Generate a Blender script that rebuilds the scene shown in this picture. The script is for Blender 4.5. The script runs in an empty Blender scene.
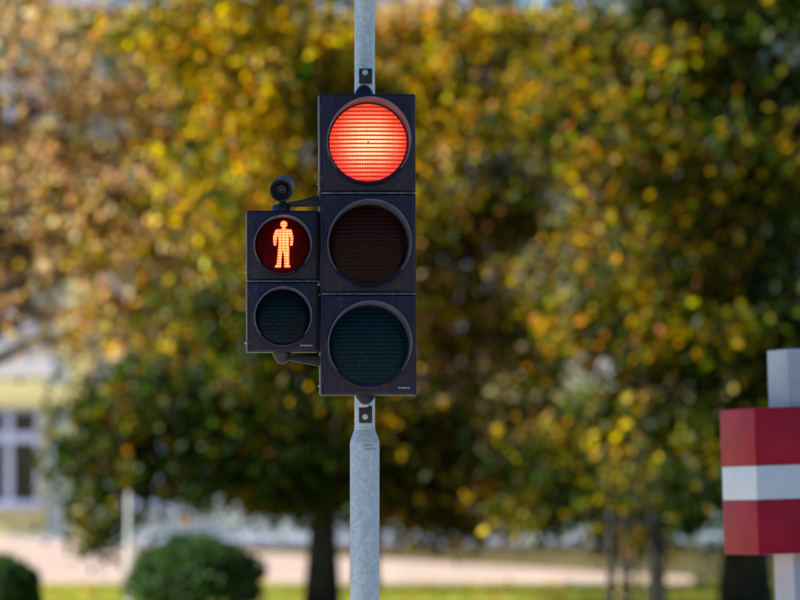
import bpy, bmesh, math, random
import numpy as np
from mathutils import Matrix, Vector, Euler

# ------------------------------------------------------------------ camera, sky, sun, exposure
scene = bpy.context.scene
COL = scene.collection
R = math.radians
EYE, HOR, FPX, Y0 = 1.6, 480.0, 4444.44, 16.2       # eye height, horizon row, focal length in px (800 wide), signal distance
cam_d = bpy.data.cameras.new('camera')
cam_d.lens, cam_d.sensor_width = 200.0, 36.0
cam_d.shift_y = (HOR - 300.0) / 800.0
cam_d.clip_start, cam_d.clip_end = 0.5, 3000.0
cam_d.dof.use_dof = True
cam_d.dof.focus_distance = Y0
cam_d.dof.aperture_fstop = 2.75
cam_d.dof.aperture_blades = 0
cam = bpy.data.objects.new('camera', cam_d)
COL.objects.link(cam)
cam.location = (0, 0, EYE)
cam.rotation_euler = (R(90), 0, 0)
scene.camera = cam

SUN_EL = 34.0
SUN_DIR = Vector((-0.97, -0.13, 0)).normalized()       # horizontal direction towards the sun
SUN_AZ = math.atan2(SUN_DIR.x, SUN_DIR.y)            # clockwise from +Y
world = bpy.data.worlds.new('World')
scene.world = world
world.use_nodes = True
wn = world.node_tree
wn.nodes.clear()
sky = wn.nodes.new('ShaderNodeTexSky')
sky.sky_type = 'NISHITA'
sky.sun_disc = False
sky.sun_elevation = R(SUN_EL)
sky.sun_rotation = SUN_AZ
sky.air_density, sky.dust_density, sky.ozone_density = 1.0, 0.0, 8.0
bg = wn.nodes.new('ShaderNodeBackground')
bg.inputs['Strength'].default_value = 0.052
wo = wn.nodes.new('ShaderNodeOutputWorld')
wn.links.new(sky.outputs[0], bg.inputs[0])
wn.links.new(bg.outputs[0], wo.inputs[0])

sun_d = bpy.data.lights.new('sun', 'SUN')
sun_d.energy = 5.0
sun_d.angle = R(0.53)
sun_d.color = (1.0, 0.905, 0.735)
sun = bpy.data.objects.new('sun', sun_d)
COL.objects.link(sun)
to_sun = Vector((SUN_DIR.x * math.cos(R(SUN_EL)), SUN_DIR.y * math.cos(R(SUN_EL)), math.sin(R(SUN_EL))))
sun.rotation_euler = to_sun.to_track_quat('Z', 'Y').to_euler()

scene.view_settings.view_transform = 'Standard'
scene.view_settings.look = 'None'
scene.view_settings.exposure = 1.3
scene.view_settings.gamma = 1.0
scene.view_settings.use_curve_mapping = False
scene.cycles.max_bounces = 7
scene.cycles.transmission_bounces = 8
scene.cycles.use_denoising = True

# ------------------------------------------------------------------ helpers
def at(px, py, Y):
    """point at distance Y that lies on pixel px, py of the 800 x 600 photograph"""
    return Vector(((px - 400.0) * Y / FPX, Y, EYE + (HOR - py) * Y / FPX))

def link(o, parent=None):
    COL.objects.link(o)
    if parent is not None:
        o.parent = parent
    return o

def tag(o, label, cat, group=None, kind=None):
    if label: o['label'] = label
    if cat: o['category'] = cat
    if group: o['group'] = group
    if kind: o['kind'] = kind
    return o

def structure(o, label=None):
    o['kind'] = 'structure'
    if label: o['label'] = label
    return o

def empty(name, loc, rot=(0, 0, 0)):
    o = bpy.data.objects.new(name, None)
    o.empty_display_size = 0.1
    o.location = loc
    o.rotation_euler = rot
    return link(o)

def mesh_obj(name, verts, faces, mat, parent=None, smooth=False):
    me = bpy.data.meshes.new(name)
    me.from_pydata([tuple(v) for v in verts], [], faces)
    if smooth:
        me.polygons.foreach_set('use_smooth', [True] * len(me.polygons))
    me.materials.append(mat)
    me.update()
    return link(bpy.data.objects.new(name, me), parent)

def bm_obj(name, bm, mat, parent=None, smooth=False, angle=None):
    me = bpy.data.meshes.new(name)
    bm.normal_update()
    bm.to_mesh(me)
    bm.free()
    if smooth:
        me.polygons.foreach_set('use_smooth', [True] * len(me.polygons))
        if angle is not None:
            me.set_sharp_from_angle(angle=R(angle))
    me.materials.append(mat)
    return link(bpy.data.objects.new(name, me), parent)

def add_box(bm, x0, x1, y0, y1, z0, z1, bevel=0.0, seg=2):
    r = bmesh.ops.create_cube(bm, size=1.0)
    vs = r['verts']
    for v in vs:
        v.co = Vector((x0 + (v.co.x + .5) * (x1 - x0), y0 + (v.co.y + .5) * (y1 - y0), z0 + (v.co.z + .5) * (z1 - z0)))
    if bevel > 0:
        es = list({e for v in vs for e in v.link_edges})
        bmesh.ops.bevel(bm, geom=es, offset=bevel, segments=seg, profile=0.6, affect='EDGES', clamp_overlap=True)
    return bm

def box(name, x0, x1, y0, y1, z0, z1, mat, parent=None, bevel=0.0, seg=2):
    bm = bmesh.new()
    add_box(bm, x0, x1, y0, y1, z0, z1, bevel, seg)
    return bm_obj(name, bm, mat, parent, smooth=bevel > 0, angle=35)

def lathe(name, prof, mat, parent=None, n=64, axis='Z', c=(0, 0, 0), angle=30, closed=False):
    """prof: list of (radius, height along the axis)"""
    verts, faces = [], []
    for r, h in prof:
        for k in range(n):
            a = 2 * math.pi * k / n
            u, v = r * math.cos(a), r * math.sin(a)
            p = (u, v, h) if axis == 'Z' else ((u, h, v) if axis == 'Y' else (h, u, v))
            verts.append((p[0] + c[0], p[1] + c[1], p[2] + c[2]))
    m = len(prof)
    rng = range(m) if closed else range(m - 1)
    for i in rng:
        j = (i + 1) % m
        for k in range(n):
            faces.append((i * n + k, i * n + (k + 1) % n, j * n + (k + 1) % n, j * n + k))
    bm = bmesh.new()
    vs = [bm.verts.new(p) for p in verts]
    for f in faces:
        try: bm.faces.new([vs[i] for i in f])
        except ValueError: pass
    bmesh.ops.remove_doubles(bm, verts=bm.verts, dist=1e-6)
    bmesh.ops.recalc_face_normals(bm, faces=bm.faces)
    return bm_obj(name, bm, mat, parent, smooth=True, angle=angle)

def prism(name, poly, y0, y1, mat, parent=None, bevel=0.0):
    """polygon in x, z swept along y"""
    bm = bmesh.new()
    a = [bm.verts.new((p[0], y0, p[1])) for p in poly]
    b = [bm.verts.new((p[0], y1, p[1])) for p in poly]
    bm.faces.new(a); bm.faces.new(b[::-1])
    n = len(poly)
    for i in range(n):
        bm.faces.new((a[i], b[i], b[(i + 1) % n], a[(i + 1) % n]))
    bmesh.ops.recalc_face_normals(bm, faces=bm.faces)
    if bevel:
        bmesh.ops.bevel(bm, geom=list(bm.edges), offset=bevel, segments=2, profile=.6, affect='EDGES', clamp_overlap=True)
    return bm_obj(name, bm, mat, parent, smooth=bool(bevel), angle=35)

def tube_data(path, radii, n=6):
    path = [Vector(p) for p in path]
    verts, faces = [], []
    up = Vector((0.13, 0.21, 0.97)).normalized()
    for i, p in enumerate(path):
        t = (path[min(i + 1, len(path) - 1)] - path[max(i - 1, 0)]).normalized()
        s = t.cross(up)
        if s.length < 0.05: s = t.cross(Vector((1, 0, 0)))
        s.normalize()
        w = s.cross(t).normalized()
        for k in range(n):
            a = 2 * math.pi * k / n
            verts.append(p + (s * math.cos(a) + w * math.sin(a)) * radii[i])
    for i in range(len(path) - 1):
        for k in range(n):
            faces.append((i * n + k, i * n + (k + 1) % n, (i + 1) * n + (k + 1) % n, (i + 1) * n + k))
    faces.append(tuple(range(n - 1, -1, -1)))
    faces.append(tuple((len(path) - 1) * n + k for k in range(n)))
    return verts, faces

class Bag:
    def __init__(self): self.v, self.f = [], []
    def add(self, vf):
        o = len(self.v)
        self.v += list(vf[0]); self.f += [tuple(i + o for i in f) for f in vf[1]]
    def build(self, name, mat, parent=None, smooth=True): return mesh_obj(name, self.v, self.f, mat, parent, smooth)

def keep_world(o, parent):
    """o was modelled in world space: parent it without moving it"""
    M = Matrix.Translation(parent.location) @ parent.rotation_euler.to_matrix().to_4x4()
    o.parent = parent
    o.matrix_parent_inverse = M.inverted()
    return o

# ------------------------------------------------------------------ materials
class NT:
    def __init__(self, name):
        self.m = bpy.data.materials.new(name)
        self.m.use_nodes = True
        self.t = self.m.node_tree
        self.t.nodes.clear()
        self.out = self.n('ShaderNodeOutputMaterial')
    def n(self, typ, **kw):
        nd = self.t.nodes.new(typ)
        for k, v in kw.items(): setattr(nd, k, v)
        return nd
    def l(self, a, b): self.t.links.new(a, b)
    def val(self, sock, v):
        if hasattr(v, 'is_linked') or hasattr(v, 'links'): self.l(v, sock)
        else: sock.default_value = v
    def math(self, op, a, b=None, c=None, clamp=False):
        nd = self.n('ShaderNodeMath', operation=op, use_clamp=clamp)
        for i, x in enumerate((a, b, c)):
            if x is not None: self.val(nd.inputs[i], x)
        return nd.outputs[0]
    def mix(self, f, a, b, blend='MIX'):
        nd = self.n('ShaderNodeMix', data_type='RGBA', blend_type=blend)
        self.val(nd.inputs[0], f)
        for s, x in ((nd.inputs[6], a), (nd.inputs[7], b)):
            if isinstance(x, tuple) and len(x) == 3: x = (*x, 1)
            self.val(s, x)
        return nd.outputs[2]
    def coord(self, which='Object'): return self.n('ShaderNodeTexCoord').outputs[which]
    def noise(self, vec, scale, detail=3, rough=.5):
        nd = self.n('ShaderNodeTexNoise')
        self.l(vec, nd.inputs['Vector'])
        nd.inputs['Scale'].default_value = scale
        nd.inputs['Detail'].default_value = detail
        nd.inputs['Roughness'].default_value = rough
        return nd.outputs['Fac']
    def ramp(self, f, stops):
        nd = self.n('ShaderNodeValToRGB')
        self.l(f, nd.inputs[0])
        els = nd.color_ramp.elements
        while len(els) < len(stops): els.new(0.5)
        for e, (p, c) in zip(els, stops):
            e.position = p
            e.color = (*c, 1) if len(c) == 3 else c
        return nd.outputs[0]
    def rng(self, f, a, b, c, d):
        nd = self.n('ShaderNodeMapRange')
        self.l(f, nd.inputs[0])
        for i, v in enumerate((a, b, c, d)): nd.inputs[i + 1].default_value = v
        return nd.outputs[0]
    def bump(self, h, strength=.3, dist=.01):
        nd = self.n('ShaderNodeBump')
        nd.inputs['Strength'].default_value = strength
        nd.inputs['Distance'].default_value = dist
        self.l(h, nd.inputs['Height'])
        return nd.outputs[0]
    def pbr(self, col, rough=.5, metal=0., spec=.5, normal=None, coat=0., emis=None, emis_s=0.):
        p = self.n('ShaderNodeBsdfPrincipled')
        if isinstance(col, tuple) and len(col) == 3: col = (*col, 1)
        self.val(p.inputs['Base Color'], col)
        self.val(p.inputs['Roughness'], rough)
        self.val(p.inputs['Metallic'], metal)
        p.inputs['Specular IOR Level'].default_value = spec
        p.inputs['Coat Weight'].default_value = coat
        if normal is not None: self.l(normal, p.inputs['Normal'])
        if emis is not None:
            self.val(p.inputs['Emission Color'], emis)
            self.val(p.inputs['Emission Strength'], emis_s)
        self.l(p.outputs[0], self.out.inputs[0])
        return self.m

def m_plain(name, col, rough=.6, metal=0., var=.15, scale=8., bump=.0, spec=.5):
    t = NT(name)
    v = t.coord()
    f = t.noise(v, scale, 5, .6)
    c2 = tuple(max(0., x * (1 - var * 1.6)) for x in col)
    c1 = tuple(min(1., x * (1 + var)) for x in col)
    c = t.ramp(f, [(.3, c2), (.7, c1)])
    nrm = t.bump(t.noise(v, scale * 6, 4), bump, .01) if bump else None
    return t.pbr(c, rough, metal, spec, nrm)

def m_housing():
    t = NT('black_polycarbonate')
    v = t.coord()
    f = t.noise(v, 9, 6, .65)
    g = t.noise(v, 55, 4, .6)
    mp = t.n('ShaderNodeMapping'); mp.inputs['Scale'].default_value = (26, 26, 2.2)
    t.l(v, mp.inputs[0])
    streak = t.noise(mp.outputs[0], 1, 3)
    base = t.ramp(f, [(.3, (.012, .006, .028)), (.62, (.019, .010, .044)), (.8, (.032, .022, .062))])
    dust = t.math('ADD', t.math('MULTIPLY', t.rng(streak, .5, .74, 0, 1), t.rng(g, .35, .7, .05, .5)), t.rng(t.noise(v, 140, 2), .70, .78, 0, .5))
    c = t.mix(dust, base, (.070, .066, .080))
    ro = t.rng(f, .3, .7, .30, .48)
    return t.pbr(c, ro, 0, .32, t.bump(t.noise(v, 420, 2), .06, .002))

def m_galv():
    t = NT('galvanised_steel')
    v = t.coord()
    vo = t.n('ShaderNodeTexVoronoi'); vo.inputs['Scale'].default_value = 95
    t.l(v, vo.inputs['Vector'])
    f = t.noise(v, 16, 6, .7)
    fine = t.noise(v, 150, 3, .6)
    mp = t.n('ShaderNodeMapping'); mp.inputs['Scale'].default_value = (60, 60, 5)
    t.l(v, mp.inputs[0])
    st = t.noise(mp.outputs[0], 1, 4, .6)
    sp = t.n('ShaderNodeSeparateColor'); t.l(vo.outputs['Color'], sp.inputs[0])
    x = t.math('ADD', t.math('MULTIPLY', sp.outputs[0], .35), t.math('ADD', t.math('MULTIPLY', f, .7), t.math('MULTIPLY', fine, .25)))
    c = t.ramp(x, [(.35, (.41, .46, .53)), (.62, (.51, .57, .64)), (.9, (.67, .71, .77))])
    c = t.mix(t.rng(st, .56, .75, 0, .35), c, (.36, .37, .39))
    return t.pbr(c, t.rng(x, .4, .9, .38, .58), .35, .5, t.bump(x, .25, .002))

def m_lens(name, col, rib_amp=.09, low=None):
    t = NT(name)
    v = t.coord()
    s = t.n('ShaderNodeSeparateXYZ'); t.l(v, s.inputs[0])
    rib = t.math('SINE', t.math('MULTIPLY', s.outputs[2], 2 * math.pi / .0149))
    cols = t.math('SINE', t.math('MULTIPLY', s.outputs[0], 2 * math.pi / .0085))
    sparkle = t.n('ShaderNodeTexVoronoi'); sparkle.inputs['Scale'].default_value = 170
    t.l(v, sparkle.inputs['Vector'])
    patch = t.rng(t.noise(v, 11, 4), .46, .62, 0, 1)
    speck = t.math('MULTIPLY', t.math('LESS_THAN', sparkle.outputs['Distance'], .16), patch)
    h = t.math('ADD', t.math('MULTIPLY', rib, 1.0), t.math('MULTIPLY', cols, .22))
    line = t.rng(rib, -1, -.4, 0, 1)
    c = t.mix(line, tuple(x * .25 for x in col), col)
    c = t.mix(t.math('MULTIPLY', speck, .8), c, tuple(.13 + x for x in col))
    return t.pbr(c, t.math('ADD', .17, t.math('MULTIPLY', patch, .1)), 0, .09, t.bump(h, rib_amp, .004))

EXPO = 2 ** scene.view_settings.exposure
def m_red_lit():
    t = NT('lit_red_lens')
    v = t.coord()
    s = t.n('ShaderNodeSeparateXYZ'); t.l(v, s.inputs[0])
    x, z = s.outputs[0], s.outputs[2]
    wob = t.math('MULTIPLY', t.noise(v, 30, 2), .004)
    rib = t.math('SINE', t.math('MULTIPLY', t.math('ADD', z, t.math('MULTIPLY', wob, .3)), 2 * math.pi / .0149))
    sub = t.math('SINE', t.math('MULTIPLY', z, 2 * math.pi / .00497))
    dots = t.math('SINE', t.math('MULTIPLY', t.math('ADD', x, wob), 2 * math.pi / .0085))
    r = t.math('SQRT', t.math('ADD', t.math('POWER', t.math('ABSOLUTE', x), 2), t.math('POWER', t.math('ABSOLUTE', z), 2)))
    core = t.rng(r, .03, .142, 1, 0)
    lin = t.rng(rib, -.9, .3, 0, 1)
    dd = t.math('ADD', .74, t.math('MULTIPLY', dots, t.math('ADD', .20, t.math('MULTIPLY', sub, .16))))
    blot = t.rng(t.noise(v, 14, 5, .7), .3, .72, .72, 1.12)
    b = t.math('MULTIPLY', t.math('MULTIPLY', lin, dd), blot)
    hot = t.math('MULTIPLY', b, t.math('ADD', .36, t.math('MULTIPLY', core, 1.2)))
    c = t.ramp(hot, [(0, (.45, .003, .003)), (.16, (.85, .022, .012)), (.42, (1., .15, .06)), (.68, (1., .44, .17)), (.95, (1., .90, .46))])
    # centre moulding point of the lens
    tip = t.math('LESS_THAN', r, .004)
    c = t.mix(tip, c, (.6, .03, .03))
    return t.pbr((.25, .01, .01), .3, 0, .4, t.bump(rib, .35, .004), emis=c, emis_s=1.12 / EXPO)

def m_man():
    t = NT('lit_figure')
    v = t.coord()
    s = t.n('ShaderNodeSeparateXYZ'); t.l(v, s.inputs[0])
    gz = t.rng(t.math('SINE', t.math('MULTIPLY', s.outputs[2], 2 * math.pi / .0098)), -1, -.2, .0, 1)
    gx = t.rng(t.math('SINE', t.math('MULTIPLY', s.outputs[0], 2 * math.pi / .0125)), -1, -.3, .45, 1)
    f = t.math('MULTIPLY', t.math('MULTIPLY', gz, gx), t.rng(t.noise(v, 45, 3), .3, .7, .75, 1.1))
    c = t.ramp(f, [(0, (1., .03, .008)), (.5, (1., .15, .035)), (1, (1., .31, .10))])
    return t.pbr((.3, .05, .02), .4, emis=c, emis_s=2.7 / EXPO)

def m_leaf(name, trans=.5):
    t = NT(name)
    a = t.n('ShaderNodeAttribute', attribute_name='leaf_colour')
    p = t.n('ShaderNodeBsdfPrincipled')
    t.l(a.outputs['Color'], p.inputs['Base Color'])
    p.inputs['Roughness'].default_value = .42
    p.inputs['Specular IOR Level'].default_value = .22
    tr = t.n('ShaderNodeBsdfTranslucent')
    hs = t.n('ShaderNodeHueSaturation')
    hs.inputs['Saturation'].default_value = 1.25
    hs.inputs['Value'].default_value = 1.35
    t.l(a.outputs['Color'], hs.inputs['Color'])
    t.l(hs.outputs[0], tr.inputs['Color'])
    mx = t.n('ShaderNodeMixShader')
    mx.inputs[0].default_value = trans
    t.l(p.outputs[0], mx.inputs[1]); t.l(tr.outputs[0], mx.inputs[2])
    t.l(mx.outputs[0], t.out.inputs[0])
    return t.m

def m_glass():
    t = NT('window_glass')
    v = t.coord()
    return t.pbr(t.ramp(t.noise(v, .9, 2), [(.35, (.010, .009, .008)), (.7, (.035, .020, .012))]), .08, 0, .4)

def m_paving():
    t = NT('pink_brick_paving')
    v = t.coord()
    b = t.n('ShaderNodeTexBrick')
    t.l(v, b.inputs['Vector'])
    b.inputs['Scale'].default_value = 1.0
    b.inputs['Brick Width'].default_value = .42
    b.inputs['Row Height'].default_value = .20
    b.inputs['Mortar Size'].default_value = .012
    b.inputs['Color1'].default_value = (.43, .32, .30, 1)
    b.inputs['Color2'].default_value = (.55, .43, .41, 1)
    b.inputs['Mortar'].default_value = (.30, .26, .24, 1)
    c = t.mix(t.rng(t.noise(v, .8, 5), .4, .7, 0, .4), b.outputs['Color'], (.44, .37, .33))
    return t.pbr(c, .85, 0, .3, t.bump(b.outputs['Fac'], -.3, .01))

M = {}
M['housing'] = m_housing()
M['visor'] = m_plain('visor_plastic', (.12, .13, .215), .45, var=.25, scale=20, spec=.25)
M['galv'] = m_galv()
M['red'] = m_red_lit()
M['man'] = m_man()
M['amber_off'] = m_lens('dark_amber_lens', (.022, .0045, .004))
M['green_off'] = m_lens('dark_green_lens', (.0006, .017, .031))
M['ped_green_off'] = m_lens('dark_walk_lens', (.0006, .010, .020))
M['ghost'] = m_lens('unlit_figure', (.0008, .0135, .026))
M['ped_red_disc'] = m_plain('dark_red_lens', (.075, .0006, .0015), .55, var=.2, scale=60, spec=.03)
M['bolt'] = m_plain('zinc_bolt', (.58, .58, .60), .5, .5, .1, 60)
M['rubber'] = m_plain('black_rubber', (.016, .016, .018), .6, var=.2, scale=40)
M['bracket'] = m_plain('black_bracket', (.018, .018, .034), .42, var=.3, scale=25)
M['mark'] = m_plain('pale_maker_mark', (.38, .40, .46), .5, var=.1, scale=90)
M['joint_highlight'] = m_plain('dusty_joint_highlight', (.20, .20, .25), .6, var=.5, scale=30)  # pale ledge dust and edge highlight of the joints, put into the colour
M['cone'] = m_plain('speaker_cone', (.03, .033, .04), .45, var=.2, scale=60)
M['bark'] = m_plain('bark', (.034, .027, .022), .9, var=.5, scale=6, bump=.6)
M['leaf'] = m_leaf('autumn_leaf', .5)
M['bush_leaf'] = m_leaf('evergreen_leaf', .35)
M['grass_blade'] = m_leaf('grass_blade', .4)
M['lawn'] = m_plain('lawn_soil', (.20, .25, .04), .95, var=.3, scale=.6, bump=.3)
M['paving'] = m_paving()
M['slab'] = m_plain('concrete_slab', (.34, .33, .31), .9, var=.2, scale=2.5, bump=.2)
M['wall'] = m_plain('pale_cyan_render', (.44, .54, .55), .9, var=.06, scale=1.2, bump=.1)
M['cream'] = m_plain('cream_render', (.66, .62, .31), .9, var=.06, scale=1.2, bump=.1)
M['white_panel'] = m_plain('white_render', (.74, .75, .80), .85, var=.05, scale=1.2)
M['band'] = m_plain('blue_grey_band', (.42, .50, .66), .8, var=.08, scale=1.5)
M['plinth'] = m_plain('olive_plinth', (.235, .21, .085), .9, var=.12, scale=1.0, bump=.2)
M['frame'] = m_plain('pale_blue_frame', (.40, .48, .70), .5, var=.05, scale=3)
M['glass'] = m_glass()
M['roof'] = m_plain('roof_felt', (.12, .11, .11), .9, var=.2, scale=1)
M['white_paint'] = m_plain('white_paint', (.58, .60, .66), .5, var=.08, scale=6)
M['stake'] = m_plain('dark_stake', (.011, .010, .011), .8, var=.4, scale=6)
M['flag_red'] = m_plain('maroon_paint', (.46, .008, .034), .45, var=.2, scale=4, spec=.22)
M['flag_white'] = m_plain('sign_white', (.78, .80, .86), .42, var=.05, scale=6)
M['post_grey'] = m_plain('grey_painted_post', (.56, .54, .60), .6, var=.10, scale=5, bump=.1)
M['collar_mark'] = m_plain('stamped_line', (.27, .29, .32), .6, .3, .1, 50)

# ------------------------------------------------------------------ ground and paving
lawn_rows = [(-120, 0.), (66.2, 0.), (73, -.28), (86, -.9), (900, -.9)]
mesh_obj('lawn', [(x, y, z) for y, z in lawn_rows for x in (-400, 400)], [(2 * i, 2 * i + 1, 2 * i + 3, 2 * i + 2) for i in range(4)], M['lawn'])
structure(bpy.data.objects['lawn'], 'sunlit lawn stretching under the trees')
box('pavement', -14, 14, 9.0, 24.0, -.05, .06, M['slab'], None, .01)
structure(bpy.data.objects['pavement'], 'pale slab pavement under the signal pole')

YB = 86.0                                            # distance of the facade
def paving_far_z(px):                                # paving climbs along the facade towards the left
    return at(px, 537.0 + 0.058 * px, YB).z
pav_v, pav_f = [], []
xs = [-500, -200, 0, 200, 400, 560, 692]
for px in xs:
    xn = (px - 400) * 65.5 / FPX
    xf = (px - 400) * YB / FPX
    pav_v += [(xn, 65.5, -.05), (xn, 65.5, .05), (xf, YB - .003, paving_far_z(px)), (xf, YB - .003, -1.0)]
for i in range(len(xs) - 1):
    a, b = i * 4, (i + 1) * 4
    pav_f += [(a, b, b + 1, a + 1), (a + 1, b + 1, b + 2, a + 2)]
pav_f += [(0, 1, 2, 3), (b + 3, b + 2, b + 1, b)]
structure(mesh_obj('paved_slope', pav_v, pav_f, M['paving']), 'pinkish brick paved slope rising along the building')

# ------------------------------------------------------------------ building
bld = empty('school_building', (0, YB, -.4))
tag(bld, 'pale cyan rendered building with cream bands behind the trees', 'building')
BX0, BX1, BTOP, BZ = -24.0, 24.0, 10.3, -.4
def bpart(name, x0, x1, y0, y1, z0, z1, mat, bevel=0.): # y measured from the facade plane, negative towards the camera
    return box(name, x0, x1, y0, y1, z0 - BZ, z1 - BZ, mat, bld, bevel)
band_z = at(0, 541.5, YB).z
bpart('wall', BX0, BX1, 0, 10, band_z + .06, BTOP, M['wall'])
bpart('plinth', BX0 - .03, BX1 + .03, -.06, 10.03, BZ - .9, band_z - .06, M['plinth'])
bpart('skirting_band', BX0 - .05, BX1 + .05, -.10, 10.05, band_z - .06, band_z + .10, M['band'], .01)
bpart('parapet', BX0 - .15, BX1 + .15, -.18, 10.1, BTOP, BTOP + .35, M['cream'], .02)
bpart('roof', BX0 + .2, BX1 - .2, .2, 9.8, BTOP + .35, BTOP + .45, M['roof'])
for zb in (3.0, 6.4):
    bpart('string_course', BX0 - .03, BX1 + .03, -.07, 0.0, zb, zb + .42, M['cream'], .01)
for z0, z1 in ((band_z + .10, 3.0), (3.42, 6.4)):
    bpart('render_field', BX0 + .02, at(46, 0, YB).x, -.02, 0.0, z0, z1, M['cream'])
WX = [(9 + 150 * k - 400) * YB / FPX for k in range(-5, 11)]
WW, WH = 1.20, 1.84
for k, wx in enumerate(WX):
    if abs(wx) > 22: continue
    if (k + 1) % 3 == 0:                              # cream pilasters, broken by the string courses
        for z0, z1 in ((band_z + .10, 3.0), (3.42, 6.4), (6.82, BTOP)):
            bpart('pilaster', wx + 1.18, wx + 1.55, -.05, 0.0, z0, z1, M['cream'])
    for s, zs in enumerate((1.12, 4.55, 7.9)):
        if s == 0:
            if wx < -6.5: bpart('apron_panel', wx - .72, wx + .72, -.035, 0.0, band_z + .10, zs - .09, M['cream'])
        else:
            bpart('spandrel_panel', wx - .85, wx + .85, -.03, 0.0, zs - .95, zs - .09, M['white_panel'])
        # one window: outer frame with mullion and transom, four panes, a sill
        bm = bmesh.new()
        f = .075
        add_box(bm, wx - WW / 2, wx - WW / 2 + f, -.05, .0, zs - BZ, zs + WH - BZ)
        add_box(bm, wx + WW / 2 - f, wx + WW / 2, -.05, .0, zs - BZ, zs + WH - BZ)
        add_box(bm, wx - WW / 2 + f, wx + WW / 2 - f, -.05, .0, zs - BZ, zs + f - BZ)
        add_box(bm, wx - WW / 2 + f, wx + WW / 2 - f, -.05, .0, zs + WH - f * .6 - BZ, zs + WH - BZ)
        add_box(bm, wx - .07, wx + .07, -.045, .0, zs + f - BZ, zs + WH - f * .6 - BZ)
        tz = zs + WH * .66
        add_box(bm, wx - WW / 2 + f, wx - .07, -.045, .0, tz - BZ, tz + .18 - BZ)
        add_box(bm, wx + .07, wx + WW / 2 - f, -.045, .0, tz - BZ, tz + .18 - BZ)
        win = bm_obj('window', bm, M['frame'], bld)
        for xa, xb in ((wx - WW / 2 + f, wx - .07), (wx + .07, wx + WW / 2 - f)):
            for za, zb2 in ((zs + f, tz), (tz + .18, zs + WH - f * .6)):
                box('pane', xa, xb, -.040, -.028, za - BZ, zb2 - BZ, M['glass'], win)
        box('sill', wx - WW / 2 - .06, wx + WW / 2 + .06, -.14, .0, zs - .085 - BZ, zs - .004 - BZ, M['frame'], win, .01)

# ------------------------------------------------------------------ foliage
PAL = dict(
    gold=(.49, .315, .008), orange=(.56, .215, .012), peach=(.76, .51, .33), tan=(.60, .39, .21), lime=(.22, .25, .010),
    olive=(.155, .125, .006), green=(.045, .080, .010), dark=(.016, .034, .007), brown=(.14, .065, .016), yellow=(.66, .44, .012), rust=(.28, .085, .014))

def leaf_mesh(name, P, cols, size, rng, mat, parent, droop=.35, aspect=.8, upright=False):
    """one folded, four-triangle leaf per point"""
    n = len(P)
    nrm = rng.normal(size=(n, 3)); nrm[:, 2] = np.abs(nrm[:, 2]) * .8 + droop * .5
    nrm /= np.linalg.norm(nrm, axis=1)[:, None]
    t = rng.normal(size=(n, 3)); t[:, 2] -= droop
    if upright:
        nrm[:, 2] *= .15; nrm /= np.linalg.norm(nrm, axis=1)[:, None]
        t = rng.normal(0, .35, (n, 3)); t[:, 2] = 1
    t -= (t * nrm).sum(1)[:, None] * nrm
    t /= np.linalg.norm(t, axis=1)[:, None] + 1e-9
    b = np.cross(nrm, t)
    L = size * rng.uniform(.65, 1.25, n)[:, None]
    W = L * aspect * .5
    fold = nrm * (W * .35)
    v = np.empty((n, 6, 3))
    v[:, 0] = P
    v[:, 1] = P + t * L * .35 + b * W + fold
    v[:, 2] = P + t * L * .75 + b * W * .6 + fold * .6
    v[:, 3] = P + t * L - nrm * L * .12
    v[:, 4] = P + t * L * .75 - b * W * .6 + fold * .6
    v[:, 5] = P + t * L * .35 - b * W + fold
    idx = (np.arange(n) * 6)[:, None]
    quads = np.concatenate([idx + np.array([[0, 1, 2, 3]]), idx + np.array([[0, 3, 4, 5]])], axis=1).reshape(-1, 4)
    me = bpy.data.meshes.new(name)
    me.vertices.add(n * 6)
    me.vertices.foreach_set('co', v.reshape(-1).astype(np.float32))
    nf = len(quads)
    me.loops.add(nf * 4)
    me.loops.foreach_set('vertex_index', quads.reshape(-1).astype(np.int32))
    me.polygons.add(nf)
    me.polygons.foreach_set('loop_start', (np.arange(nf) * 4).astype(np.int32))
    me.update(calc_edges=True)
    ca = me.attributes.new('leaf_colour', 'FLOAT_COLOR', 'POINT')
    c4 = np.ones((n, 6, 4), np.float32)
    c4[:, :, :3] = cols[:, None, :]
    ca.data.foreach_set('color', c4.reshape(-1))
    me.materials.append(mat)
    return link(bpy.data.objects.new(name, me), parent)

def field(rng, P, wave):
    """smooth random field over space, roughly normal"""
    k = rng.normal(0, 2 * math.pi / wave / 1.7, (10, 3)); ph = rng.uniform(0, 6.28, 10)
    return np.sin(P @ k.T + ph).sum(1) / math.sqrt(5)

def pick_cols(rng, pal, P):
    """colour families change from bough to bough; single leaves stray from their bough"""
    names = sorted(pal, key=lambda k: sum(PAL[k])); w = np.array([pal[k] for k in names], float); w /= w.sum()
    tab = np.array([PAL[k] for k in names])
    f = .80 * field(rng, P, 1.1) + .45 * field(rng, P, .45) + rng.normal(0, .55, len(P))
    q = f.argsort().argsort() / len(P)
    use = np.searchsorted(np.cumsum(w), q * .9999)
    own = rng.choice(len(names), len(P), p=w)
    use = np.where(rng.random(len(P)) < .72, use, own)
    c = tab[np.clip(use, 0, len(names) - 1)]
    return np.clip(c * np.exp(rng.normal(-.05, .36, (len(c), 1))) * np.exp(rng.normal(0, .07, c.shape)), .003, .8)

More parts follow.
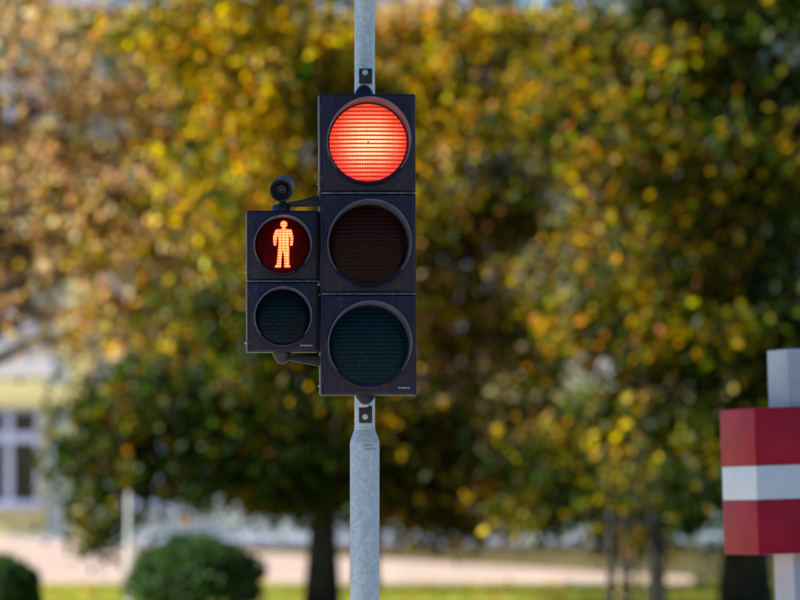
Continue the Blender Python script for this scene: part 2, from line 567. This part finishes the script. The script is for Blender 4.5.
def tree(name, label, base, r0, top, lobes, seed, leaf=.13, per=14, group=None, twig_len=.5, spread=.15, limb_r=.32):
    """lobes: (centre xyz, radii xyz, number of twigs, palette)"""
    rng = np.random.default_rng(seed)
    root = empty(name, base)
    tag(root, label, 'tree', group)
    bx, by = base[0], base[1]
    wood = Bag(); twigs = Bag()
    nseg = 9
    ph = rng.uniform(0, 6, 2)
    trunk = [Vector((.10 * math.sin(ph[0] + i * .9) * (i > 0) * i / nseg, .10 * math.sin(ph[1] + i * .7) * i / nseg, top * i / nseg)) for i in range(nseg + 1)]
    rad = [r0 * (1.35 if i == 0 else 1.0) * (1 - .8 * (i / nseg) ** 1.2) for i in range(nseg + 1)]
    wood.add(tube_data(trunk, rad, 12))
    P_all, C_all = [], []
    for (c, rr, ntw, pal) in lobes:
        c = np.array(c, float) - np.array([bx, by, base[2]]); rr = np.array(rr, float)
        nodes = []
        for q in range(max(3, ntw // 34)):
            d = rng.normal(size=3); d /= np.linalg.norm(d)
            tip = c + d * rr * rng.uniform(.45, 1.0)
            zs = np.clip(tip[2] - rng.uniform(.25, .6) * np.hypot(tip[0], tip[1]), top * .16, top * .97)
            k = zs / top * nseg
            st = np.array(trunk[int(k)].lerp(trunk[min(int(k) + 1, nseg)], k - int(k)))
            pts = []
            for u in np.linspace(0, 1, 8):
                p = st * (1 - u) + tip * u
                p[2] += .45 * np.linalg.norm(tip - st) * .35 * math.sin(u * math.pi)
                p = p + rng.normal(0, .07, 3) * (0 < u)
                pts.append(p)
            rl = r0 * limb_r * rng.uniform(.6, 1.1)
            vf = tube_data(pts, [rl * (1 - .86 * u) for u in np.linspace(0, 1, 8)], 6)
            mesh_obj('limb', vf[0], vf[1], M['bark'], root, True)
            nodes += pts[2:]
        nodes = np.array(nodes)
        d = rng.normal(size=(ntw, 3)); d /= np.linalg.norm(d, axis=1)[:, None]
        ends = c + d * rr * (rng.random(ntw) ** .45)[:, None] + rng.normal(0, .12, (ntw, 3))
        # most twigs sit in flat sprays along the limbs, so that boughs and hollows alternate
        spray = nodes[rng.integers(0, len(nodes), ntw)] + rng.normal(0, 1, (ntw, 3)) * np.array([.36, .36, .13])
        inside = (((spray - c) / (rr + .1)) ** 2).sum(1) < 1.25
        ends = np.where(((rng.random(ntw) < .58) & inside)[:, None], spray, ends)
        ends[:, 2] = np.maximum(ends[:, 2], .8)
        for e in ends:
            j = np.argmin(((nodes - e) ** 2).sum(1))
            s = nodes[j]
            mid = (s + e) / 2 + rng.normal(0, .08, 3) + np.array([0, 0, .1])
            twigs.add(tube_data([s, mid, e], [.014, .010, .004], 3))
        near = nodes[np.argmin(((ends[:, None, :] - nodes[None]) ** 2).sum(2), axis=1)]
        dirv = ends - near; dirv /= np.linalg.norm(dirv, axis=1)[:, None] + 1e-6
        u = rng.uniform(-1, .25, (ntw, per, 1)) * twig_len
        pts = ends[:, None, :] + dirv[:, None, :] * u + rng.normal(0, spread, (ntw, per, 3)) * np.array([1, 1, .75])
        P_all.append(pts.reshape(-1, 3))
        C_all.append(pick_cols(rng, pal, pts.reshape(-1, 3)))
    wood.build('trunk', M['bark'], root)
    tw = twigs.build('twigs', M['bark'], root, False); tw['kind'] = 'stuff'
    P, C = np.concatenate(P_all), np.concatenate(C_all)
    cr = leaf_mesh('crown', P, C, leaf, rng, M['leaf'], root)
    cr['kind'] = 'stuff'
    return root

def lb(px, py, Y, rx, ry, rz, n, pal): return (tuple(at(px, py, Y)), (rx, ry, rz), n, pal)

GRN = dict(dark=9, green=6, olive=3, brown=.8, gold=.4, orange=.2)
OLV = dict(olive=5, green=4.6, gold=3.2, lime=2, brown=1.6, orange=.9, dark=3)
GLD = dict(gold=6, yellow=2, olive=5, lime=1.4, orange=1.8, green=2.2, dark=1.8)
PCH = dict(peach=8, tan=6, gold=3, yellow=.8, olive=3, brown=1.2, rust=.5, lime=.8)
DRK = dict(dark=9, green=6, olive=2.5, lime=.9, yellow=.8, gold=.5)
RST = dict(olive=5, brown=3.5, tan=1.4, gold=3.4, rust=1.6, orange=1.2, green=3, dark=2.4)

GT = 'autumn trees in front of the building'
tree('maple_tree', 'dark green to gold maple whose trunk stands just left of the pole', (at(322, 0, 55).x, 55.0, 0), .18, 8.6, [
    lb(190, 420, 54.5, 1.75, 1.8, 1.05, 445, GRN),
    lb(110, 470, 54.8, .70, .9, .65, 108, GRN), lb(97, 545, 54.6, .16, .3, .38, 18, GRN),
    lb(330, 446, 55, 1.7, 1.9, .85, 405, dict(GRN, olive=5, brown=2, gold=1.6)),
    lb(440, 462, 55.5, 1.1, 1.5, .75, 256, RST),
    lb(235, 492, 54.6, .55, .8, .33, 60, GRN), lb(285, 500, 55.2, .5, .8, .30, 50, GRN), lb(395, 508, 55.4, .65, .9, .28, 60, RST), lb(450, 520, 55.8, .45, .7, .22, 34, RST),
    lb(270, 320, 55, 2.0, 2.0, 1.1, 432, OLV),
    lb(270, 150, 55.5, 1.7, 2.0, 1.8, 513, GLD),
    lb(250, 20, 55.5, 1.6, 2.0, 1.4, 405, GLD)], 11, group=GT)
tree('bronze_tree', 'peach and bronze leaved tree filling the upper left corner', (at(-150, 0, 61).x, 61.0, 0), .22, 10.0, [
    lb(30, 60, 60, 2.2, 2.2, 1.9, 260, PCH),
    lb(170, 90, 59.5, 1.7, 1.8, 1.7, 270, dict(PCH, gold=5)),
    lb(60, 220, 60, 2.0, 2.0, 1.2, 200, PCH),
    lb(190, 240, 59.5, 1.5, 1.6, 1.2, 200, dict(PCH, gold=5, olive=5, lime=2)),
    lb(-60, 310, 60, 1.3, 1.8, .7, 60, PCH),
    lb(120, 325, 59.5, 1.0, 1.3, .5, 55, dict(PCH, gold=6))], 23, group=GT, limb_r=.58)
tree('linden_tree', 'green and yellow tree with thick dark trunk behind the striped box', (at(746, 0, 54).x, 54.0, 0), .27, 9.6, [
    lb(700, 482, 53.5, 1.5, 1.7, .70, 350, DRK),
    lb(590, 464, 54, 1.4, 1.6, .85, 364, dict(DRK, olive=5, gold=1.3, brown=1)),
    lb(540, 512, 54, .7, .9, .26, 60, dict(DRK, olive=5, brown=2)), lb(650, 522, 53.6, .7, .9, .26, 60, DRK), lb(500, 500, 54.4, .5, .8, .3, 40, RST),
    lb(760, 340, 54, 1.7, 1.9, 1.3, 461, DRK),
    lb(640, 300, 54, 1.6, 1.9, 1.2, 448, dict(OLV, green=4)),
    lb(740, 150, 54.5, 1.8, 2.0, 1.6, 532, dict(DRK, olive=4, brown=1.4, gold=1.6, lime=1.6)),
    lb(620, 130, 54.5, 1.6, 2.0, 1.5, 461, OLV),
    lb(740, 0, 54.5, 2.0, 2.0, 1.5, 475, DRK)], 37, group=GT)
tree('ash_tree', 'gold and rust coloured tree standing between the pole and the linden', (at(366, 0, 63).x, 63.0, 0), .16, 10.0, [
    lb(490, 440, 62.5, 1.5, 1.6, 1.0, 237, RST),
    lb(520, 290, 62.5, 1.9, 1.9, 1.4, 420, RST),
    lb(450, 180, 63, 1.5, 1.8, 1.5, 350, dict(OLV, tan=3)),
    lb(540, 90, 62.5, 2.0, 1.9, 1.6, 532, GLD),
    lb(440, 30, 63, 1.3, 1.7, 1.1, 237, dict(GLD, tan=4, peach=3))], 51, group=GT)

# tree added left of the frame, unseen, its crown shaped to shade the signal
s_off = 9.4
st_z = s_off * math.tan(R(SUN_EL))
tree('added_shade_tree', 'dense unseen tree added to shade the signal from the left', (-9.3, 16.0, 0), .22, 10.5, [
    ((-9.2, 15.0, 2.95 + st_z), (2.3, 2.4, 1.2), 1500, OLV), ((-9.0, 18.6, 1.9 + st_z + .9), (2.2, 2.2, 1.1), 800, OLV)], 77, leaf=.17, per=16)

# young staked tree
yt = at(638, 0, 49)
tree('young_tree', 'slender young yellow leaved tree inside the wooden stakes', (yt.x, 49.0, 0), .028, 3.2, [
    lb(640, 545, 49, .20, .22, .35, 9, dict(gold=3, brown=1, olive=4)),
    lb(640, 485, 49, .42, .42, .5, 26, dict(gold=2, olive=4, green=4, dark=3, lime=1))], 91, leaf=.10, per=8, twig_len=.3, spread=.09)
sf = empty('stake_frame', (yt.x, 49.0, 0))
tag(sf, 'dark wooden stake frame guarding the young tree', 'tree stakes')
sx = [(p - 638) * 49 / FPX for p in (610, 627, 651, 663)]
for i, x in enumerate(sx):
    y = (-.28, .28, -.28, .28)[i]
    lathe('stake', [(0, 0), (.050, 0), (.047, 1.18), (.036, 1.24), (0, 1.25)], M['stake'], sf, 12, 'Z', (x, y, 0))
zt = 1.08
box('crossbar', sx[0] - .06, sx[3] + .06, -.358, -.334, zt, zt + .10, M['stake'], sf, .004)
box('crossbar', sx[1] - .05, sx[3] + .05, .334, .358, zt, zt + .10, M['stake'], sf, .004)
prism('crossbar', [(sx[2] + .04, .80), (sx[3] + .03, .80), (sx[3] + .03, 1.14), (sx[2] + .04, 1.14)], -.20, .24, M['stake'], sf)

# clipped evergreen bushes
def bush(name, label, px, Y, ztop, w, seed):
    rng = np.random.default_rng(seed)
    c = at(px, 0, Y)
    root = empty(name, (c.x, Y, 0))
    tag(root, label, 'bush', 'clipped evergreen bushes on the lawn')
    st = Bag()
    for q in range(7):
        a = rng.uniform(0, 6.28)
        st.add(tube_data([(0, 0, 0), (.15 * math.cos(a), .15 * math.sin(a), ztop * .4), (.42 * w * math.cos(a), .42 * w * math.sin(a), ztop * .75)], [.03, .02, .008], 5))
    st.build('stems', M['bark'], root)
    n = 16000
    d = rng.normal(size=(n, 3)); d[:, 2] = np.where(d[:, 2] < -.5, -d[:, 2], d[:, 2]); d /= np.linalg.norm(d, axis=1)[:, None]
    lump = 1 + .06 * np.sin(d[:, 0] * 7 + 1) * np.sin(d[:, 1] * 6) + .05 * np.sin(d[:, 2] * 9 + d[:, 0] * 5)
    rad = (rng.random(n) ** .22) * lump * rng.uniform(.90, 1.10, n)
    P = d * rad[:, None] * np.array([w / 2, w / 2, ztop * .55]) + np.array([0, 0, ztop * .45])
    P = P[P[:, 2] > .02]
    tab = np.array([(.03, .075, .022), (.05, .11, .03), (.075, .13, .04), (.022, .05, .018)])
    C = tab[rng.integers(0, 4, len(P))] * np.exp(rng.normal(0, .2, (len(P), 1)))
    f = leaf_mesh('foliage', P, C, .075, rng, M['bush_leaf'], root, droop=-.5, aspect=.6)
    f['kind'] = 'stuff'
bush('round_bush', 'large rounded dark green bush left of the tree trunk', 195, 50, .93, 1.46, 5)
bush('round_bush', 'small dark green bush cut off by the left edge', 2, 50, .70, .80, 6)

# white post between the bushes
wp = at(129, 0, 53.3)
w_root = empty('white_post', (wp.x, 53.3, 0))
tag(w_root, 'thin white painted post rising behind the large bush', 'post')
lathe('shaft', [(.030, .0), (.028, 1.40), (.025, 1.44), (0, 1.46)], M['white_paint'], w_root, 20)
lathe('base_plate', [(0, .0), (.11, .0), (.11, .02), (.06, .025), (.053, .03)], M['white_paint'], w_root, 20)

# grass blades along the visible strip of lawn
rng = np.random.default_rng(3)
ng = 60000
GP = np.stack([rng.uniform(-8.5, 8.5, ng), rng.uniform(57, 65.3, ng), np.zeros(ng)], 1)
GC = np.array([(.36, .44, .08), (.28, .38, .06), (.44, .48, .11), (.50, .46, .18)])[rng.integers(0, 4, ng)] * np.exp(rng.normal(0, .2, (ng, 1)))
g = leaf_mesh('grass', GP, GC, .10, rng, M['grass_blade'], None, droop=0, aspect=.16, upright=True)
tag(g, 'short sunlit grass along the paved slope', 'grass', kind='stuff')

nf = 1400
FP = np.stack([rng.uniform(-8.5, 8.5, nf), rng.uniform(57, 66, nf), rng.uniform(.05, .10, nf)], 1)
FC = np.array([PAL[k] for k in ('gold', 'orange', 'tan', 'brown', 'yellow')])[rng.integers(0, 5, nf)]
fl = leaf_mesh('fallen_leaves', FP, FC, .12, rng, M['leaf'], None, droop=1.2)
tag(fl, 'scattered fallen autumn leaves on the lawn', 'leaves', kind='stuff')

# ------------------------------------------------------------------ striped box on its post (right edge of the frame)
YS = 20.0
k = YS / FPX
sroot_loc = at(803, 0, YS); sroot_loc.z = 0
lean = R(1.8)
sg = empty('striped_marker', (sroot_loc.x + .055, YS, 0.05), (0, -lean, 0))
tag(sg, 'maroon box with white stripe on a grey square post', 'marker post')
al = R(-18.5)
def rot_box(name, hx, hy, z0, z1, mat, parent, bevel=.006):
    bm = bmesh.new()
    add_box(bm, -hx, hx, -hy, hy, z0, z1, bevel)
    bmesh.ops.rotate(bm, verts=bm.verts, cent=(0, 0, 0), matrix=Matrix.Rotation(-al, 3, 'Z'))
    return bm_obj(name, bm, mat, parent, True, 35)
zz = lambda py: EYE + (HOR - py) * k - .05
rot_box('post', .115, .115, 0, zz(349), M['post_grey'], sg, .008)
rot_box('box_panel', .32, .20, zz(552), zz(498), M['flag_red'], sg)
rot_box('box_panel', .317, .197, zz(498) + .001, zz(464) - .001, M['flag_white'], sg, .002)
rot_box('box_panel', .32, .20, zz(464), zz(408), M['flag_red'], sg)
rot_box('box_lid', .316, .196, zz(408), zz(408) + .004, M['flag_red'], sg, .001)

# ------------------------------------------------------------------ signal pole
YP = 16.52
kp = YP / FPX
px0 = (364.7 - 400) * kp
pole = empty('signal_pole', (px0, YP, .06))
tag(pole, 'galvanised round steel pole carrying the traffic signals', 'pole')
zp = lambda py: EYE + (HOR - py) * kp - .06
lathe('lower_tube', [(0, 0), (14.7 * kp, 0), (14.7 * kp, zp(443)), (14.3 * kp, zp(440.5)), (10.35 * kp, zp(429.5)), (10.2 * kp, zp(428.5)), (0, zp(428.5))], M['galv'], pole, 72, angle=60)
lathe('upper_tube', [(0, zp(428.5)), (10.25 * kp, zp(428.5)), (10.25 * kp, zp(-60)), (0, zp(-60))], M['galv'], pole, 72, angle=60)
lathe('weld_bead', [(10.2 * kp, zp(429.3)), (10.55 * kp, zp(428.6)), (10.6 * kp, zp(428.0)), (10.3 * kp, zp(427.4))], M['galv'], pole, 72, angle=80)
lathe('base_flange', [(0, -.0), (.16, 0), (.16, .02), (.07, .022), (.0545, .05)], M['galv'], pole, 48)
# two stamped lines below the taper
for zc, a0, a1 in ((445.2, -.05, .62), (449.0, .0, .95)):
    vs, fs = [], []
    rr = 14.75 * kp
    for i in range(13):
        a = a0 + (a1 - a0) * i / 12
        for dz in (-.0022, .0022):
            vs.append((rr * math.sin(a), -rr * math.cos(a), zp(zc) + dz))
            vs.append(((rr - .002) * math.sin(a), -(rr - .002) * math.cos(a), zp(zc) + dz))
    for i in range(12):
        o = i * 4
        fs += [(o, o + 4, o + 6, o + 2)]
    mesh_obj('stamped_line', vs, fs, M['collar_mark'], pole)

# ------------------------------------------------------------------ signal heads
S = Y0 / FPX
YAW = R(4.0)

def visor(name, c, r_back, r_front, L, span, mat, parent, thick=.003, y_back=-.004, end_len=.25):
    """hood around a lens: longest above, shorter towards its open lower ends; c = (x, z) of the lens"""
    n, m = 72, 6
    verts, faces = [], []
    for side in (0, 1):
        for i in range(n + 1):
            a = -span + 2 * span * i / n                       # from the top
            t = min(1., abs(a) / span)
            ln = L * (end_len + (1 - end_len) * (math.cos(t * math.pi) * .5 + .5) ** .75)
            for j in range(m + 1):
                u = j / m
                y = y_back - ln * u
                r = r_back + (r_front - r_back) * (ln * u / L) - (thick if side else 0)
                verts.append((c[0] + r * math.sin(a), y, c[1] + r * math.cos(a)))
    W = m + 1
    off = (n + 1) * W
    for i in range(n):
        for j in range(m):
            a0, b0 = i * W + j, (i + 1) * W + j
            faces.append((a0, a0 + 1, b0 + 1, b0))
            faces.append((off + a0, off + b0, off + b0 + 1, off + a0 + 1))
        a0, b0 = i * W + m, (i + 1) * W + m
        faces.append((a0, off + a0, off + b0, b0))
    for i in (0, n):
        for j in range(m):
            a0 = i * W + j
            faces.append((a0, a0 + 1, off + a0 + 1, off + a0))
    bm = bmesh.new()
    vs = [bm.verts.new(p) for p in verts]
    for f in faces: bm.faces.new([vs[i] for i in f])
    bmesh.ops.recalc_face_normals(bm, faces=bm.faces)
    return bm_obj(name, bm, mat, parent, True, 40)

def lens(name, c, r, y, mat, parent, bulge=.018):
    """convex lens facing -y, its origin at its own centre"""
    n, m = 72, 8
    verts, faces = [(0, -bulge, 0)], []
    for j in range(1, m + 1):
        q = r * j / m
        for i in range(n):
            a = 2 * math.pi * i / n
            verts.append((q * math.sin(a), -bulge * (1 - (j / m) ** 2), q * math.cos(a)))
    for i in range(n): faces.append((0, 1 + (i + 1) % n, 1 + i))
    for j in range(m - 1):
        for i in range(n):
            a0, b0 = 1 + j * n + i, 1 + j * n + (i + 1) % n
            faces.append((a0, b0, b0 + n, a0 + n))
    rim = len(verts)
    for i in range(n):
        a = 2 * math.pi * i / n
        verts.append((r * math.sin(a), .012, r * math.cos(a)))
    for i in range(n):
        faces.append((1 + (m - 1) * n + i, 1 + (m - 1) * n + (i + 1) % n, rim + (i + 1) % n, rim + i))
    faces.append(tuple(rim + i for i in range(n)))
    bm = bmesh.new()
    vs = [bm.verts.new(p) for p in verts]
    for f in faces: bm.faces.new([vs[i] for i in f])
    bmesh.ops.recalc_face_normals(bm, faces=bm.faces)
    o = bm_obj(name, bm, mat, parent, True, 50)
    o.location = (c[0], y, c[1])
    return o

def module(root, x0, x1, z0, z1, c, r_ring, r_lens, lens_mat, lens_name, hood, sgn):
    """one signal chamber in the head's own space; front face at y = 0"""
    e = .0012
    box('housing', x0, x1, .012, .135, z0 + e, z1 - e, M['housing'], root, .007, 3)
    dr = box('door', x0 + .013, x1 - .010, -.004, .013, z0 + .007, z1 - .007, M['housing'], root, .005, 3)
    box('hinge', x0 + .0065, x0 + .0125, -.002, .0115, z0 + (z1 - z0) * .12, z0 + (z1 - z0) * .2, M['bracket'], dr, .001)
    box('hinge', x0 + .0065, x0 + .0125, -.002, .0115, z0 + (z1 - z0) * .8, z0 + (z1 - z0) * .88, M['bracket'], dr, .001)
    # seat ring round the lens
    t = r_ring
    lathe('lens_ring', [(t, -.0035), (t, -.016), (t - .0035, -.020), (t - .007, -.018), (t - .0085, -.013), (r_lens + .0005, -.011), (r_lens + .0005, -.0035)],
          M['housing'], root, 96, 'Y', (c[0], 0, c[1]), 35)
    lens(lens_name, c, r_lens, -.0165, lens_mat, root, .018)
    if hood:
        visor('visor', c, *hood, M['visor'], root)
    # screw head on the latch side
    lathe('door_screw', [(0, -.009), (.0035, -.0085), (.0045, -.006), (.0045, .004), (0, .004)], M['bolt'], root, 14, 'X', (x0 + .001, .05, z0 + .036))

def maker_mark(root, x, z, w, h):
    """small raised maker's mark: a wedge and a run of worn letter bars"""
    bm = bmesh.new()
    add_box(bm, x, x + w, -.0062, -.0042, z - h * .95, z + h * .95)
    plate = bm_obj('maker_plate', bm, M['bracket'], root)
    bm = bmesh.new()
    u = w / 13
    add_box(bm, x + .3 * u, x + 3.0 * u, -.0078, -.0062, z + h * .1, z + h * .7)
    add_box(bm, x + 1.2 * u, x + 2.1 * u, -.0078, -.0062, z - h * .7, z + h * .1)
    for i in range(8):
        xa = x + (3.4 + i * 1.15) * u
        add_box(bm, xa, xa + .85 * u, -.0078, -.0062, z - h * (.65 if i != 5 else .2), z + h * (.6 if i != 5 else .3))
    bm_obj('letter_mark', bm, M['mark'], plate)

# three-light vehicle head; base of the head at photo pixel (369, 395)
vb = at(369, 395.3, Y0)
veh = empty('traffic_signal', vb, (0, R(-0.28), YAW))
tag(veh, 'black three light traffic signal with its red light on', 'traffic light')
lx = lambda px: (px - 369.2) * S
lz = lambda py: (395.3 - py) * S
W2 = 48.2 * S
cy = [143.0, 244.6, 345.3]
zs = [(193.0, 93.2), (293.8, 193.0), (395.3, 293.8)]
mats = [M['red'], M['amber_off'], M['green_off']]
names = ['red_lens', 'amber_lens', 'green_lens']
for i in range(3):
    c = (lx(369.2), lz(cy[i]))
    module(veh, -W2, W2, lz(zs[i][0]), lz(zs[i][1]), c, 43.0 * S, 38.6 * S, mats[i], names[i],
           (41.2 * S, 43.1 * S, .155, R(128)), 1)
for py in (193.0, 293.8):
    box('highlight_strip', -W2 + .004, W2 - .004, -.001, .02, lz(py) - .0022, lz(py) + .0022, M['joint_highlight'], veh, .0006)  # added pale strip, its colour paints the highlight along the chamber joint
maker_mark(veh, lx(397.8), lz(388), 13 * S, 1.3 * S)
# embossed square below the red and amber lights
for i in (0, 1):
    zc = lz(zs[i][0]) + 8 * S
    box('embossed_mark', lx(397), lx(402), -.0048, -.0035, zc - 3 * S, zc + 3 * S, M['bracket'], veh, .0003)

# top and bottom clamps
def clamp(py_plate0, py_plate1, py_bolt, knob, up):
    Yc = 16.463
    kk = Yc / FPX
    p0, p1 = at(358.9, py_plate1, Yc), at(372.2, py_plate0, Yc)
    pl = box('clamp_plate', p0.x, p1.x, Yc - .006, Yc + .022, p0.z, p1.z, M['bracket'], None, .003)
    keep_world(pl, veh)
    b = at(365.3, py_bolt, Yc)
    bo = lathe('clamp_bolt', [(0, -.013), (.0065, -.0125), (.0075, -.011), (.0105, -.0095), (.0112, -.007), (.0112, -.0055)], M['bolt'], None, 24, 'Y', (b.x, Yc, b.z))
    bo.parent = pl
    kn = lathe('mounting_knob', knob, M['housing'], veh, 40, 'Z', (lx(366.9), .075, 0), 35)
    # arm from the knob back to the plate
    z0 = lz(95) + .030 if up else -.034
    bm = bmesh.new()
    add_box(bm, lx(363.6), lx(370), .07, .262, z0 - .006, z0 + .006, .002)
    bm_obj('clamp_arm', bm, M['bolt'], veh, True, 35)
T = lz(93.2)
clamp(68.6, 83.5, 72.6, [(0, T + .037), (.010, T + .036), (.020, T + .029), (.031, T + .014), (.0345, T + .006), (.0345, T)], True)
clamp(406, 423, 416.6, [(.0365, 0), (.0365, -.004), (.031, -.013), (.020, -.026), (.011, -.032), (0, -.033)], False)

# ------------------------------------------------------------------ pedestrian head
YQ = 16.22
SQ = YQ / FPX
pb = at(283.2, 352.2, YQ)
ped = empty('pedestrian_signal', pb, (0, R(-0.15), YAW))
tag(ped, 'small black two light pedestrian signal showing a red standing man', 'traffic light')
qx = lambda px: (px - 283.2) * SQ
qz = lambda py: (352.2 - py) * SQ
PW = 36.0 * SQ
for i, (b, t, cyy, mt, nm) in enumerate(((281.2, 210.0, 245.7, M['ped_red_disc'], 'red_man_lens'), (352.2, 281.2, 317.0, M['ped_green_off'], 'green_man_lens'))):
    module(ped, -PW, PW, qz(b), qz(t), (qx(282.6), qz(cyy)), 29.6 * SQ, 26.6 * SQ, mt, nm, (28.3 * SQ, 29.4 * SQ, .105, R(128)), 1)
box('highlight_strip', -PW + .004, PW - .004, -.001, .02, qz(281.2) - .002, qz(281.2) + .002, M['joint_highlight'], ped, .0006)  # same painted highlight between the two pedestrian chambers
maker_mark(ped, qx(300), qz(345.6), 13 * SQ, 1.15 * SQ)

man_uv = [(264, 150), (268, 135), (278, 125), (290, 122), (302, 125), (312, 135), (316, 150), (312, 164), (303, 174), (303, 184), (345, 187), (352, 205),
          (360, 240), (358, 290), (354, 311), (339, 311), (338, 285), (341, 262), (336, 236), (331, 240), (328, 300), (330, 345), (329, 400), (330, 455), (338, 462), (337, 473), (293, 473),
          (293, 420), (286, 349), (280, 349), (270, 420), (268, 473), (222, 473), (223, 462), (236, 452), (241, 400), (246, 345), (249, 300), (247, 240), (242, 236), (236, 262), (234, 285), (232, 309),
          (218, 309), (212, 288), (211, 240), (222, 205), (234, 187), (277, 184), (277, 174), (268, 164)]
man = [(qx(245 + u / 7.5) - qx(282.6), qz(205 + v / 7.5) - qz(245.7)) for u, v in man_uv]
o = prism('standing_man', man, -.034 - .0185, -.034 - .0165, M['man'], ped)
o.location = (qx(282.6), .012, qz(245.7))
# unlit walking figure in the lower lens
walk_uv = [(275, 240), (285, 228), (300, 226), (312, 234), (316, 250), (306, 264), (320, 272), (344, 322), (334, 330), (316, 300), (318, 352), (352, 410), (402, 440), (394, 456), (342, 432), (302, 372),
           (270, 420), (226, 452), (206, 444), (250, 398), (276, 340), (280, 302), (258, 330), (246, 324), (268, 280), (286, 264)]
wk = [(qx(250 + u / 9.23) - qx(282.6), qz(285 + v / 9.23) - qz(317.0)) for u, v in walk_uv]
o = prism('walking_man', wk, -.036, -.0345, M['ghost'], ped)
o.location = (qx(282.6), 0, qz(317.0))

# bracket arms from the head back to the pole
zT = qz(210.0)
def arm(name, poly, y0, y1):
    return prism(name, [(qx(a), qz(b)) for a, b in poly], y0, y1, M['bracket'], ped, .0025)
arm('upper_arm', [(288, 201.6), (300, 199.2), (323, 193.2), (352, 193.0), (352, 205.3), (290, 205.6)], .06, .085)
arm('lower_arm', [(287, 359.5), (290, 356.0), (323, 355.6), (352, 355.6), (352, 368), (322, 366.2)], .06, .085)
lathe('arm_stub', [(.034, 0), (.034, 4.6 * SQ), (.030, 6.2 * SQ), (0, 6.3 * SQ)], M['bracket'], ped, 40, 'Z', (qx(282.6), .07, zT), 35)
lathe('lower_knob', [(.036, 0), (.035, -2.2 * SQ), (.028, -6 * SQ), (.017, -10 * SQ), (.010, -11.2 * SQ), (0, -11.5 * SQ)], M['bracket'], ped, 40, 'Z', (qx(282.9), .07, 0), 35)
for zc in (199.2, 361.5):                              # arms turn back to the pole behind the vehicle head
    bm = bmesh.new()
    add_box(bm, qx(346), qx(354), .0855, .26, qz(zc) - .02, qz(zc) + .02, .003)
    bm_obj('arm_clamp', bm, M['bracket'], ped, True, 35)

# ------------------------------------------------------------------ acoustic loudspeaker on top of the pedestrian head
sc_ = at(281.3, 190.2, 16.17)
spk = empty('loudspeaker', (pb.x + qx(282.2), YQ + .07, pb.z + zT + 6.3 * SQ), (0, 0, 0))
tag(spk, 'small black cylindrical loudspeaker on top of the pedestrian signal', 'loudspeaker')
d = Vector((-.10, -1, -.26)).normalized()             # the horn looks at the camera and down
rotm = d.to_track_quat('-Y', 'Z').to_matrix().to_4x4()
def sp_part(name, prof, mat, parent=spk):
    ob = lathe(name, prof, mat, None, 48, 'Y', (0, 0, 0), 35)
    ob.data.transform(Matrix.Translation(sc_ - spk.location) @ rotm)
    ob.parent = parent
    return ob
r = .0415
sb = sp_part('horn_body', [(r - .0035, -.004), (r, -.005), (r + .0012, -.003), (r, .004), (r - .001, .03), (r - .003, .088), (r - .010, .098), (0, .100)], M['bracket'])
sp_part('horn_cone', [(r - .0035, -.0035), (r - .007, .012), (r - .018, .034), (.014, .040), (0, .041)], M['cone'])
sp_part('driver_hub', [(.0175, .040), (.0175, .022), (.0150, .018), (.011, .017), (.010, .020), (.007, .015), (0, .0135)], M['cone'])
lathe('swivel_foot', [(.019, -.001), (.019, .006), (.014, .012), (.012, .020), (.014, .040), (0, .05)], M['bracket'], spk, 24, 'Z', (0, 0, -.004), 35)
